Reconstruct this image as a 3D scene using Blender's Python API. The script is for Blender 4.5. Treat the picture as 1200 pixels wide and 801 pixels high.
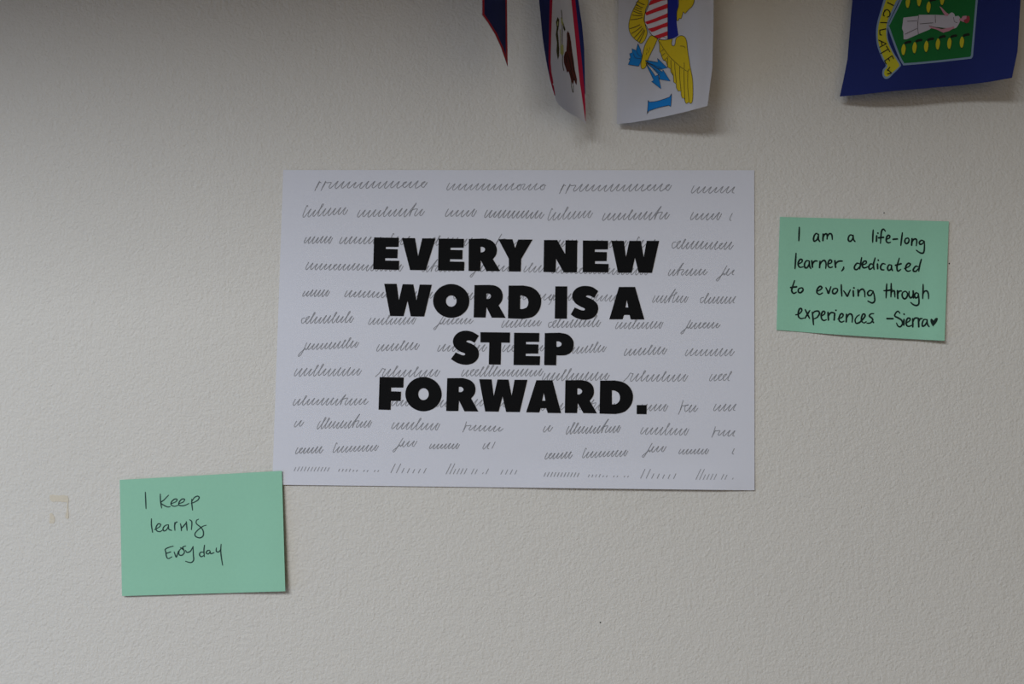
import bpy, math, random
from math import radians, sin, cos, tan, pi
from mathutils import Vector, Matrix, geometry

for o in list(bpy.data.objects):
    bpy.data.objects.remove(o)
SC = bpy.context.scene
COL = SC.collection

# ------------------------------------------------------------------ camera
W, H = 1200.0, 801.0
LENS = 35.0
F = LENS / 36.0 * W                       # focal length in pixels
CAM = Vector((0.0, -0.904, 1.50))
cam_data = bpy.data.cameras.new('camera')
cam_data.lens = LENS
cam_data.sensor_width = 36.0
cam_data.clip_start = 0.02
cam_data.dof.use_dof = True
cam_data.dof.focus_distance = 0.905
cam_data.dof.aperture_fstop = 5.0
cam = bpy.data.objects.new('camera', cam_data)
cam.location = CAM
cam.rotation_euler = (radians(90 + 3.9), 0, radians(1.8))
COL.objects.link(cam)
SC.camera = cam
ROT = cam.rotation_euler.to_matrix()

# ------------------------------------------------------------------ world, lights, exposure
world = bpy.data.worlds.new('room_air')
SC.world = world
world.use_nodes = True
bg = world.node_tree.nodes['Background']
bg.inputs[0].default_value = (0.6, 0.75, 1.0, 1)
bg.inputs[1].default_value = 0.01


def area_light(name, loc, target, sx, sy, power, color):
    d = bpy.data.lights.new(name, 'AREA')
    d.shape = 'RECTANGLE'
    d.size, d.size_y = sx, sy
    d.energy = power
    d.color = color
    o = bpy.data.objects.new(name, d)
    o.location = loc
    o.rotation_euler = (Vector(target) - Vector(loc)).to_track_quat('-Z', 'Y').to_euler()
    COL.objects.link(o)
    return o


LIGHTS = {
    'ceiling_light_panel': ((-1.5, -2.6, 2.74), (-1.5, -2.6, 0), 1.8, 1.6, 143.00, (0.892, 0.941, 1.000)),
    'window_daylight': ((-2.3, -0.9, 0.9), (0, 0, 1.3), 1.2, 0.9, 8.40, (0.321, 0.548, 1.000)),
    'warm_front_fill': ((0.2, -4.3, 1.6), (0.2, 0, 1.6), 5.0, 1.8, 16.50, (1.000, 0.776, 0.485)),  # added broad warm fill from behind the camera, not a known window
}
for k, v in LIGHTS.items():
    area_light(k, *v)

SC.view_settings.view_transform = 'Standard'
SC.view_settings.look = 'None'
SC.view_settings.gamma = 1.0
SC.view_settings.use_curve_mapping = False
SC.view_settings.exposure = 0.06


# ------------------------------------------------------------------ geometry helpers
def ray(px, py):
    d = ROT @ Vector(((px - W / 2) / F, -(py - H / 2) / F, -1.0))
    return d


def at(px, py, off=0.0):
    """Point seen at pixel (px, py) that stands `off` metres in front of the wall plane y = 0."""
    d = ray(px, py)
    t = (-off - CAM.y) / d.y
    return CAM + d * t


def link(name, verts, faces, mat, parent=None, loc=None):
    if loc is None:
        loc = parent_world(parent) if parent else Vector((0, 0, 0))
    me = bpy.data.meshes.new(name)
    me.from_pydata([tuple(v - loc) for v in verts], [], faces)
    me.materials.append(mat)
    me.update()
    o = bpy.data.objects.new(name, me)
    COL.objects.link(o)
    if parent:
        o.parent = parent
    else:
        o.location = loc
    return o


def parent_world(p):
    v = Vector(p.location)
    while p.parent:
        p = p.parent
        v += Vector(p.location)
    return v


def thing(name, label, cat, loc, group=None):
    o = bpy.data.objects.new(name, None)
    o.empty_display_size = 0.05
    COL.objects.link(o)
    o.location = loc
    o['label'] = label
    o['category'] = cat
    if group:
        o['group'] = group
    return o


def sub_empty(name, parent, label=None):
    o = bpy.data.objects.new(name, None)
    o.empty_display_size = 0.01
    COL.objects.link(o)
    o.parent = parent
    if label:
        o['label'] = label
    return o


def spline(pts, n=5, closed=False):
    """Catmull-Rom through the points."""
    P = [Vector((p[0], p[1])) for p in pts]
    m = len(P)
    if m < 3:
        return P
    out = []
    for i in range(m if closed else m - 1):
        if closed:
            a, b, c, d = P[(i - 1) % m], P[i], P[(i + 1) % m], P[(i + 2) % m]
        else:
            a, b, c, d = P[max(i - 1, 0)], P[i], P[i + 1], P[min(i + 2, m - 1)]
        for k in range(n):
            t = k / n
            out.append(0.5 * ((2 * b) + (c - a) * t + (2 * a - 5 * b + 4 * c - d) * t * t
                              + (3 * b - a - 3 * c + d) * t * t * t))
    if not closed:
        out.append(P[-1])
    return out


def outline(spec, n=6):
    """Closed outline; points written (x, y, 1) are passed smoothly, (x, y) are corners."""
    m = len(spec)
    out = []
    sm = [len(p) > 2 for p in spec]
    P = [Vector((p[0], p[1])) for p in spec]
    for i in range(m):
        j = (i + 1) % m
        b, c = P[i], P[j]
        if not (sm[i] or sm[j]):
            out.append(b)
            continue
        a = P[i - 1] if sm[i] else b
        d = P[(j + 1) % m] if sm[j] else c
        for k in range(n):
            t = k / n
            out.append(0.5 * ((2 * b) + (c - a) * t + (2 * a - 5 * b + 4 * c - d) * t * t
                              + (3 * b - a - 3 * c + d) * t * t * t))
    return out


def Z(ox, oy, s, pts):
    return [(ox + p[0] / s, oy + p[1] / s) + tuple(p[2:]) for p in pts]


def S(pts):
    """mark every point smooth"""
    return [(p[0], p[1], 1) for p in pts]


def facing(verts, f):
    a, b, c = verts[f[0]], verts[f[1]], verts[f[2]]
    n = (b - a).cross(c - a)
    return f if n.dot(CAM - a) > 0 else tuple(reversed(f))


PRINT = 0.00016


class Builder:
    """Collects flat print (ribbons and filled shapes) lying on a sheet whose height is off(px, py)."""

    def __init__(self, off, layer=1):
        self.off, self.layer = off, layer
        self.v, self.f = [], []

    def pt(self, p, extra=0.0):
        q = at(p[0], p[1], self.off(p[0], p[1]))
        d = (CAM - q).normalized()
        self.v.append(q + d * (PRINT * self.layer + extra))
        return len(self.v) - 1

    def add(self, f):
        self.f.append(facing(self.v, f))

    def poly(self, loop, holes=()):
        loops = [[Vector((p[0], p[1], 0)) for p in loop]] + [[Vector((p[0], p[1], 0)) for p in h] for h in holes]
        tris = geometry.tessellate_polygon(loops)
        flat = [p for lp in loops for p in lp]
        idx = [self.pt(p) for p in flat]
        for t in tris:
            a, b, c = (flat[k] for k in t)
            if abs((b - a).cross(c - a).z) > 1e-9:
                self.add(tuple(idx[k] for k in t))

    def fill(self, loop, gx=3.0, gy=8.0):
        """filled shape with inner points, so that it follows a curled sheet"""
        L = [Vector((p[0], p[1])) for p in loop]
        # subdivide the boundary
        B = []
        for i, a in enumerate(L):
            b = L[(i + 1) % len(L)]
            if (b - a).length < 1e-4:
                continue
            k = max(1, int(max(abs(b.x - a.x) / gx, abs(b.y - a.y) / gy)))
            for j in range(k):
                B.append(a.lerp(b, j / k))
        n = len(B)
        xs, ys = [p.x for p in B], [p.y for p in B]
        pts = list(B)
        near = 0.3 * min(gx, gy)
        x = math.floor(min(xs) / gx) * gx
        while x < max(xs):
            y = math.floor(min(ys) / gy) * gy
            while y < max(ys):
                p = Vector((x, y))
                if inside(p, B) and all((p - q).length > near for q in B):
                    pts.append(p)
                y += gy
            x += gx
        r = geometry.delaunay_2d_cdt(pts, [(i, (i + 1) % n) for i in range(n)], [], 1, 1e-5)
        idx = [self.pt(p) for p in r[0]]
        for t in r[2]:
            c = (r[0][t[0]] + r[0][t[1]] + r[0][t[2]]) / 3
            if inside(c, B):
                self.add(tuple(idx[k] for k in t))

    def stroke(self, pts, w, smooth=4, taper=False):
        P = spline(pts, smooth) if smooth else [Vector((p[0], p[1])) for p in pts]
        Q = [P[0]]
        for p in P[1:]:
            if (p - Q[-1]).length > 0.12:
                Q.append(p)
        P = Q
        if len(P) < 2:
            P = [P[0] + Vector((-w * .3, 0)), P[0] + Vector((w * .3, 0))]
        n = len(P)
        L, R = [], []
        for i, p in enumerate(P):
            a, b = P[max(i - 1, 0)], P[min(i + 1, n - 1)]
            t = (b - a)
            t = t.normalized() if t.length > 1e-6 else Vector((1, 0))
            nrm = Vector((-t.y, t.x))
            h = w / 2
            if taper:
                h *= 0.65 + 0.35 * sin(pi * min(1, max(0, (i + .5) / n)))
            L.append(self.pt(p + nrm * h))
            R.append(self.pt(p - nrm * h))
        for i in range(n - 1):
            self.add((L[i], R[i], R[i + 1], L[i + 1]))
        for end, c, d in ((0, P[0], P[0] - P[1]), (-1, P[-1], P[-1] - P[-2])):
            d = d.normalized()
            nrm = Vector((-d.y, d.x))
            ci = self.pt(c)
            ring = [self.pt(c + (nrm * cos(a) + d * sin(a)) * w / 2 * (0.65 if taper else 1))
                    for a in (0, pi / 4, pi / 2, 3 * pi / 4, pi)]
            for i in range(4):
                self.add((ci, ring[i], ring[i + 1]))

    def dot(self, p, r):
        c = self.pt(p)
        ring = [self.pt((p[0] + r * cos(a * pi / 4), p[1] + r * sin(a * pi / 4))) for a in range(8)]
        for i in range(8):
            self.add((c, ring[i], ring[(i + 1) % 8]))

    def build(self, name, mat, parent, label=None):
        o = link(name, self.v, self.f, mat, parent)
        if label:
            o['label'] = label
        return o


def inside(p, poly):
    c = False
    n = len(poly)
    j = n - 1
    for i in range(n):
        a, b = poly[i], poly[j]
        if (a.y > p.y) != (b.y > p.y) and p.x < (b.x - a.x) * (p.y - a.y) / (b.y - a.y) + a.x:
            c = not c
        j = i
    return c


def sheet(name, loop, off, mat, parent, gx, gy, thick=0.0002):
    b = Builder(off, 0)
    b.fill(loop, gx, gy)
    o = b.build(name, mat, parent)
    for p in o.data.polygons:
        p.use_smooth = True
    m = o.modifiers.new('thickness', 'SOLIDIFY')
    m.thickness = thick
    m.offset = -1
    e = o.modifiers.new('crisp_edge', 'EDGE_SPLIT')
    e.split_angle = radians(45)
    return o


def quad_sheet(name, Q, off, mat, parent, nu, nv, bow=0.0, thick=0.0002):
    """rectangular sheet as a regular grid; bow bends its lower edge down, in pixels"""
    b = Builder(off, 0)
    for j in range(nv + 1):
        for i in range(nu + 1):
            p = quad(Q, i / nu, j / nv)
            b.pt((p.x, p.y + bow * sin(pi * i / nu) * (j / nv) ** 6))
    for j in range(nv):
        for i in range(nu):
            a = j * (nu + 1) + i
            b.add((a, a + 1, a + nu + 2, a + nu + 1))
    o = b.build(name, mat, parent)
    for p in o.data.polygons:
        p.use_smooth = True
    m = o.modifiers.new('thickness', 'SOLIDIFY')
    m.thickness = thick
    m.offset = -1
    e = o.modifiers.new('crisp_edge', 'EDGE_SPLIT')
    e.split_angle = radians(45)
    return o


def ellipse(cx, cy, rx, ry, n=36, rot=0.0):
    return [(cx + rx * cos(a) * cos(rot) - ry * sin(a) * sin(rot),
             cy + rx * cos(a) * sin(rot) + ry * sin(a) * cos(rot)) for a in (2 * pi * k / n for k in range(n))]


# ------------------------------------------------------------------ materials
def mat(name, color, rough=0.85, spec=0.2):
    m = bpy.data.materials.new(name)
    m.use_nodes = True
    p = m.node_tree.nodes['Principled BSDF']
    p.inputs['Base Color'].default_value = (*color, 1)
    p.inputs['Roughness'].default_value = rough
    p.inputs['Specular IOR Level'].default_value = spec
    return m


def grained(name, color, rough=0.85, spec=0.2, scale=400, amount=0.04, bump=0.00004):
    """paper or ink with a faint fibre variation"""
    m = mat(name, color, rough, spec)
    nt = m.node_tree
    p = nt.nodes['Principled BSDF']
    tc = nt.nodes.new('ShaderNodeTexCoord')
    nz = nt.nodes.new('ShaderNodeTexNoise')
    nz.inputs['Scale'].default_value = scale
    nz.inputs['Detail'].default_value = 3
    nt.links.new(tc.outputs['Object'], nz.inputs['Vector'])
    mx = nt.nodes.new('ShaderNodeMix')
    mx.data_type = 'RGBA'
    mx.inputs[6].default_value = (*[c * (1 - amount) for c in color], 1)
    mx.inputs[7].default_value = (*[min(1, c * (1 + amount)) for c in color], 1)
    nt.links.new(nz.outputs['Fac'], mx.inputs[0])
    nt.links.new(mx.outputs[2], p.inputs['Base Color'])
    if bump:
        b = nt.nodes.new('ShaderNodeBump')
        b.inputs['Distance'].default_value = bump
        nt.links.new(nz.outputs['Fac'], b.inputs['Height'])
        nt.links.new(b.outputs['Normal'], p.inputs['Normal'])
    return m


def wall_paint(name, color, strength=1.0):
    """painted plaster with an orange-peel roller texture"""
    m = mat(name, color, 0.62, 0.25)
    nt = m.node_tree
    p = nt.nodes['Principled BSDF']
    tc = nt.nodes.new('ShaderNodeTexCoord')

    def noise(scale, detail, rough=0.5, dist=0.0):
        n = nt.nodes.new('ShaderNodeTexNoise')
        n.inputs['Scale'].default_value = scale
        n.inputs['Detail'].default_value = detail
        n.inputs['Roughness'].default_value = rough
        n.inputs['Distortion'].default_value = dist
        nt.links.new(tc.outputs['Object'], n.inputs['Vector'])
        return n.outputs['Fac']

    def bump(h, dist, prev=None):
        b = nt.nodes.new('ShaderNodeBump')
        b.inputs['Strength'].default_value = 1.0
        b.inputs['Distance'].default_value = dist * strength
        nt.links.new(h, b.inputs['Height'])
        if prev:
            nt.links.new(prev, b.inputs['Normal'])
        return b.outputs['Normal']
    n1 = bump(noise(350, 1.5, 0.5, 0.3), 0.00060)
    n2 = bump(noise(100, 1.0), 0.0005, n1)
    n3 = bump(noise(520, 1.0), 0.00025, n2)
    nt.links.new(n3, p.inputs['Normal'])
    # very faint uneven paint
    mx = nt.nodes.new('ShaderNodeMix')
    mx.data_type = 'RGBA'
    mx.inputs[6].default_value = (*[c * 0.975 for c in color], 1)
    mx.inputs[7].default_value = (*[c * 1.025 for c in color], 1)
    nt.links.new(noise(7, 3), mx.inputs[0])
    nt.links.new(mx.outputs[2], p.inputs['Base Color'])
    return m


WALL = wall_paint('wall_paint', (0.62, 0.60, 0.555))
CEIL = wall_paint('ceiling_paint', (0.62, 0.60, 0.56))
FLOOR = grained('floor_carpet', (0.20, 0.17, 0.14), 0.95, 0.1, 300, 0.3, 0.002)
PAPER = grained('white_copy_paper', (0.64, 0.65, 0.71), 0.8, 0.15, 300, 0.012)
FLAGPAPER = grained('white_flag_paper', (0.68, 0.68, 0.72), 0.8, 0.15, 300, 0.02)
GREEN = grained('green_note_paper', (0.285, 0.565, 0.41), 0.85, 0.12, 350, 0.03)
TONER = mat('black_toner', (0.0070, 0.0070, 0.0075), 0.8, 0.06)
PENCIL = grained('grey_print', (0.29, 0.295, 0.32), 0.8, 0.1, 1500, 0.35, 0)
MARKER = mat('black_marker_ink', (0.004, 0.016, 0.013), 0.6, 0.2)
PEN = mat('dark_pen_ink', (0.018, 0.05, 0.045), 0.6, 0.2)
NAVY = grained('navy_flag_ink', (0.013, 0.021, 0.115), 0.8, 0.12, 900, 0.12, 0)
RED = mat('red_flag_ink', (0.46, 0.018, 0.028), 0.8, 0.12)
DKRED = mat('deep_red_flag_ink', (0.36, 0.012, 0.045), 0.8, 0.12)
YELLOW = grained('yellow_flag_ink', (0.50, 0.37, 0.014), 0.8, 0.12, 900, 0.08, 0)
SKYBLUE = mat('blue_flag_ink', (0.008, 0.155, 0.44), 0.8, 0.12)
CHIEF = mat('shield_blue_ink', (0.012, 0.018, 0.20), 0.8, 0.12)
LINE = mat('thin_black_flag_line', (0.03, 0.028, 0.02), 0.8, 0.12)
SHGREEN = mat('green_flag_ink', (0.010, 0.115, 0.028), 0.8, 0.12)
WHITEINK = mat('bare_white_paper', (0.50, 0.47, 0.52), 0.8, 0.12)
SCROLLYEL = mat('scroll_yellow_ink', (0.42, 0.38, 0.02), 0.8, 0.12)
ROBE = mat('robe_grey_white', (0.40, 0.38, 0.43), 0.8, 0.12)
EDGEWHITE = mat('pale_blue_outline', (0.17, 0.24, 0.34), 0.8, 0.12)
PINK = mat('skin_pink_ink', (0.42, 0.20, 0.25), 0.8, 0.12)
HAIR = mat('red_brown_hair_ink', (0.26, 0.04, 0.05), 0.8, 0.12)
BROWN = grained('eagle_brown_ink', (0.075, 0.020, 0.018), 0.8, 0.12, 1200, 0.3, 0)
OLIVE = mat('olive_ink', (0.05, 0.047, 0.018), 0.8, 0.12)
PALEOLIVE = mat('pale_olive_ink', (0.36, 0.38, 0.16), 0.8, 0.12)
BLACKINK = mat('black_flag_ink', (0.012, 0.014, 0.010), 0.8, 0.12)
THREAD = mat('clear_thread', (0.6, 0.6, 0.6), 0.4, 0.4)
RESIDUE = grained('yellowed_glue', (0.61, 0.555, 0.45), 0.5, 0.3, 500, 0.12, 0.0001)


# ------------------------------------------------------------------ the setting
def box(name, x0, x1, y0, y1, z0, z1, m):
    v = [Vector((x, y, z)) for z in (z0, z1) for y in (y0, y1) for x in (x0, x1)]
    f = [(0, 2, 3, 1), (4, 5, 7, 6), (0, 1, 5, 4), (2, 6, 7, 3), (0, 4, 6, 2), (1, 3, 7, 5)]
    o = link(name, v, f, m)
    o['kind'] = 'structure'
    return o


wall_back = box('wall_back', -2.4, 3.2, 0.0, 0.12, 0.0, 2.75, WALL)
box('floor', -2.4, 3.2, -4.4, 0.12, -0.1, 0.0, FLOOR)
box('ceiling', -2.4, 3.2, -4.4, 0.12, 2.75, 2.85, CEIL)
SHADE_LEDGE_Z, SHADE_LEDGE_D = 2.10, 0.80
box('shade_ledge', -2.4, 3.2, -SHADE_LEDGE_D, 0.0, SHADE_LEDGE_Z, 2.75, CEIL)  # unseen ledge added above the view, depth shaped to shade the wall top

# pin holes left in the wall
for (px, py, r) in ((1112.5, 308.6, 0.9), (1036, 249.3, 0.8), (703.5, 729, 0.9), (1108, 312, 0.4)):
    b = Builder(lambda x, y: 0.00012, 0)
    b.dot((px, py), r)
    b.build('pin_hole', BLACKINK, wall_back)

# ------------------------------------------------------------------ the poster
POSTER_Q = [(332, 199), (884, 199.3), (884.3, 574.2), (319, 567.6)]


def smooth01(t):
    t = max(0.0, min(1.0, t))
    return t * t * (3 - 2 * t)


def poster_off(px, py):
    low = smooth01((py - 535) / 40.0)
    right = smooth01((px - 560) / 120.0) * smooth01((890 - px) / 60.0)
    left = smooth01((420 - px) / 90.0)
    return 0.0011 + 0.0006 * low + 0.0022 * low * right + 0.0003 * left * low


def quad(Q, u, v):
    a, b, c, d = (Vector(q) for q in Q)
    return a.lerp(b, u).lerp(d.lerp(c, u), v)


def quad_inv(Q, p):
    u = v = 0.5
    for _ in range(12):
        q = quad(Q, u, v)
        e = Vector((p[0], p[1])) - q
        du = (quad(Q, u + .01, v) - q) / .01
        dv = (quad(Q, u, v + .01) - q) / .01
        det = du.x * dv.y - du.y * dv.x
        u += (e.x * dv.y - e.y * dv.x) / det
        v += (du.x * e.y - du.y * e.x) / det
    return u, v


poster = thing('poster', 'large white landscape poster with heavy black capital lettering over grey handwriting',
               'poster', at(600, 385, 0.001))
quad_sheet('paper_sheet', POSTER_Q, poster_off, PAPER, poster, 60, 44, 0, 0.00015)

WORDS = []


def E_(pts):
    return (pts, [])


word = lambda text, letters: WORDS.append((text, letters))
word('EVERY', [
    ('E', [(438.3, 278), (467.3, 278.4), (467, 289), (452, 289), (452, 291.6), (466, 291.9), (465.6, 302.3),
           (451.3, 302.2), (451.2, 305.1), (467.8, 305.4), (467.3, 316), (437.2, 315.2)], []),
    ('V', [(471, 278.8), (486.2, 278.8), (489.9, 300), (494.8, 279), (510.3, 279.2), (498.8, 316.3), (480.5, 316.2)], []),
    ('E', [(514, 279.3), (543.7, 279.7), (543.3, 290), (527.8, 290), (527.8, 292.6), (542, 292.8), (541.8, 303.6),
           (527.3, 303.4), (527.2, 306.2), (544.2, 306.5), (543.8, 317), (513.2, 316.6)], []),
    ('R', [(549.3, 279.8), (566.5, 279.3), (574, 280.9, 1), (579.5, 285, 1), (582.2, 291.5, 1), (581.2, 298.3, 1),
           (577.5, 303.3), (586, 317.3), (570, 317.3), (563.2, 304.5), (562.8, 317.3), (549, 317.2)],
     [[(563, 289), (565.5, 289, 1), (568, 290.8, 1), (568, 293.6, 1), (565.5, 295.3, 1), (563, 295.3)]]),
    ('Y', [(584, 280), (600.5, 280.2), (603.6, 290.6), (607.2, 280.5), (624, 280.5), (610.8, 303), (610.2, 317.9),
           (596.2, 317.8), (596.2, 303)], []),
])
word('NEW', [
    ('N', [(637.5, 281), (653, 281.1), (662.3, 297.5), (662.6, 281.3), (676.5, 281.5), (676, 318.9), (660.5, 318.9),
           (651.6, 303), (651, 318.7), (636.8, 318.4)], []),
    ('E', [(683, 281.6), (712.6, 281.9), (712.3, 292), (696.9, 292.1), (696.9, 294.9), (711.2, 295.2), (710.9, 305.7),
           (697.1, 305.8), (697.1, 308.8), (713.2, 309.1), (712.8, 318.9), (682.8, 318.7)], []),
    ('W', [(716.3, 281.9), (731, 282), (733.5, 301.3), (737.5, 282), (751, 282), (754.3, 301.3), (757.8, 282),
           (772.4, 282), (764, 319.5), (748.4, 319.2), (744, 301.8), (740, 319.2), (724.2, 319.3)], []),
])
word('WORD', [
    ('W', [(450.2, 332.3), (464.8, 332.3), (467.3, 352), (471.8, 332.7), (484.3, 333), (488, 352), (491.8, 333.2),
           (506, 333.4), (497, 370.6), (481.3, 370.4), (477.5, 352), (472.8, 370.1), (457.2, 370)], []),
    ('O', ellipse(528.7, 352.3, 21.3, 19.8), [ellipse(528.7, 352.5, 6.3, 6.7, 24)]),
    ('R', [(556, 333.8), (574, 333.6), (581, 334.8, 1), (586.5, 338.5, 1), (589, 345, 1), (588.2, 351.8, 1),
           (584.3, 357.5), (592.5, 372.1), (576.2, 371.9), (570, 359.5), (569, 371.8), (555, 371.6)],
     [[(569.8, 343.7), (572.5, 343.7, 1), (575, 345.5, 1), (575, 348, 1), (572.8, 350, 1), (569.8, 350)]]),
    ('D', [(596, 334.4), (613, 334.3), (623, 336.4, 1), (630, 341.5, 1), (633.8, 348.5, 1), (633.8, 357, 1),
           (630.5, 365, 1), (624, 371, 1), (613, 373.3), (595.2, 372.7)],
     [[(609.7, 346), (612, 346, 1), (617.3, 348.5, 1), (619.2, 353.8, 1), (617.5, 359.5, 1), (612.8, 361.7, 1), (609.3, 361.7)]]),
])
S_DEF = Z(640, 325, 10, [(610, 158), (545, 113, 1), (470, 98, 1), (400, 105, 1), (345, 135, 1), (310, 185, 1), (308, 240, 1),
                         (340, 298, 1), (400, 338, 1), (440, 356, 1), (455, 373, 1), (435, 385, 1), (400, 378, 1), (335, 350),
                         (288, 432), (340, 467, 1), (410, 490, 1), (480, 492, 1), (545, 472, 1), (592, 425, 1), (610, 365, 1),
                         (595, 305, 1), (550, 262, 1), (500, 238, 1), (466, 222, 1), (480, 209, 1), (515, 214, 1), (563, 238)])
word('IS', [
    ('I', [(650.7, 335.3), (664.7, 335.3), (664.3, 373.2), (650, 373)], []),
    ('S', S_DEF, []),
])
word('A', [
    ('A', Z(640, 325, 10, [(853, 110), (1042, 110), (1150, 490), (990, 490), (978, 437), (912, 437), (895, 488), (740, 488)]),
     [Z(640, 325, 10, [(945, 262), (963, 350), (928, 350)])]),
])
word('STEP', [
    ('S', Z(520, 380, 7.5, [(308, 98), (255, 66, 1), (195, 54, 1), (140, 65, 1), (97, 100, 1), (80, 150, 1), (97, 200, 1),
                            (140, 235, 1), (175, 249, 1), (188, 262, 1), (165, 270, 1), (105, 245), (63, 303), (120, 338, 1),
                            (190, 353, 1), (255, 340, 1), (298, 300, 1), (308, 250, 1), (290, 203, 1), (245, 170, 1),
                            (200, 152, 1), (207, 140, 1), (235, 142, 1), (270, 160)]), []),
    ('T', Z(520, 380, 7.5, [(322, 67), (583, 70), (580, 160), (505, 158), (500, 352), (395, 350), (400, 157), (322, 157)]), []),
    ('E', Z(520, 380, 7.5, [(618, 72), (840, 74), (838, 152), (722, 152), (722, 173), (832, 175), (830, 255), (720, 255),
                            (720, 276), (847, 278), (843, 357), (613, 355)]), []),
    ('P', Z(520, 380, 7.5, [(888, 75), (1015, 72), (1085, 86, 1), (1130, 128, 1), (1142, 175, 1), (1126, 233, 1), (1080, 266, 1),
                            (1020, 272), (990, 270), (988, 358), (882, 356)]),
     [Z(520, 380, 7.5, [(990, 148), (1012, 148, 1), (1033, 163, 1), (1032, 183, 1), (1012, 195, 1), (990, 195)])]),
])
word('FORWARD', [
    ('F', Z(430, 435, 10, [(148, 65), (430, 70), (425, 188), (283, 188), (281, 232), (398, 236), (395, 345), (280, 342),
                           (276, 450), (135, 446)]), []),
    ('O', ellipse(496.2, 461.5, 21.3, 20.1), [ellipse(496.2, 461.5, 6.2, 7, 24)]),
    ('R', [(524, 442.8), (542.5, 442.7), (550.5, 445, 1), (555.5, 449.5, 1), (557.1, 455.5, 1), (556, 461.3, 1), (552, 466.6),
           (560.5, 481.8), (544.2, 481.6), (537.8, 469), (537, 481.3), (522.8, 481.2)],
     [[(537.5, 453), (540.3, 453, 1), (542.8, 455, 1), (542.8, 457.3, 1), (540.5, 459, 1), (537.5, 459)]]),
    ('W', Z(540, 435, 10, [(215, 90), (360, 92), (385, 290), (430, 93), (558, 95), (595, 285), (630, 97), (780, 97),
                           (690, 475), (530, 473), (488, 290), (443, 470), (285, 468)]), []),
    ('A', Z(540, 435, 10, [(885, 102), (1073, 102), (1175, 487), (1017, 485), (1003, 430), (935, 430), (918, 480), (765, 477)]),
     [Z(540, 435, 10, [(973, 250), (991, 342), (952, 342)])]),
    ('R', Z(650, 435, 10, [(125, 103), (310, 101), (390, 118, 1), (443, 165, 1), (460, 228, 1), (449, 288, 1), (410, 343),
                           (495, 490), (335, 487), (270, 370), (262, 487), (118, 485)]),
     [Z(650, 435, 10, [(265, 198), (290, 199, 1), (318, 220, 1), (318, 246, 1), (290, 268, 1), (265, 268)])]),
    ('D', Z(650, 435, 10, [(532, 107), (705, 105), (800, 125, 1), (872, 175, 1), (912, 250, 1), (915, 330, 1), (882, 410, 1),
                           (815, 472, 1), (715, 498), (525, 493)]),
     [Z(650, 435, 10, [(670, 222), (700, 223, 1), (748, 252, 1), (765, 302, 1), (755, 350, 1), (715, 383, 1), (670, 384)])]),
    ('full_stop', Z(650, 435, 10, [(962, 393), (1078, 393), (1076, 500), (960, 498)]), []),
])
for text, letters in WORDS:
    wroot = sub_empty('printed_word', poster, 'black word ' + text + ' in heavy capitals')
    for ch, spec, holes in letters:
        b = Builder(poster_off, 3)
        b.poly(outline(spec), [outline(h) for h in holes])
        b.build('full_stop' if ch == 'full_stop' else 'letter', TONER, wroot)

# grey cursive scribble behind the headline, printed as a repeating block
rnd = random.Random(4)


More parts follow.
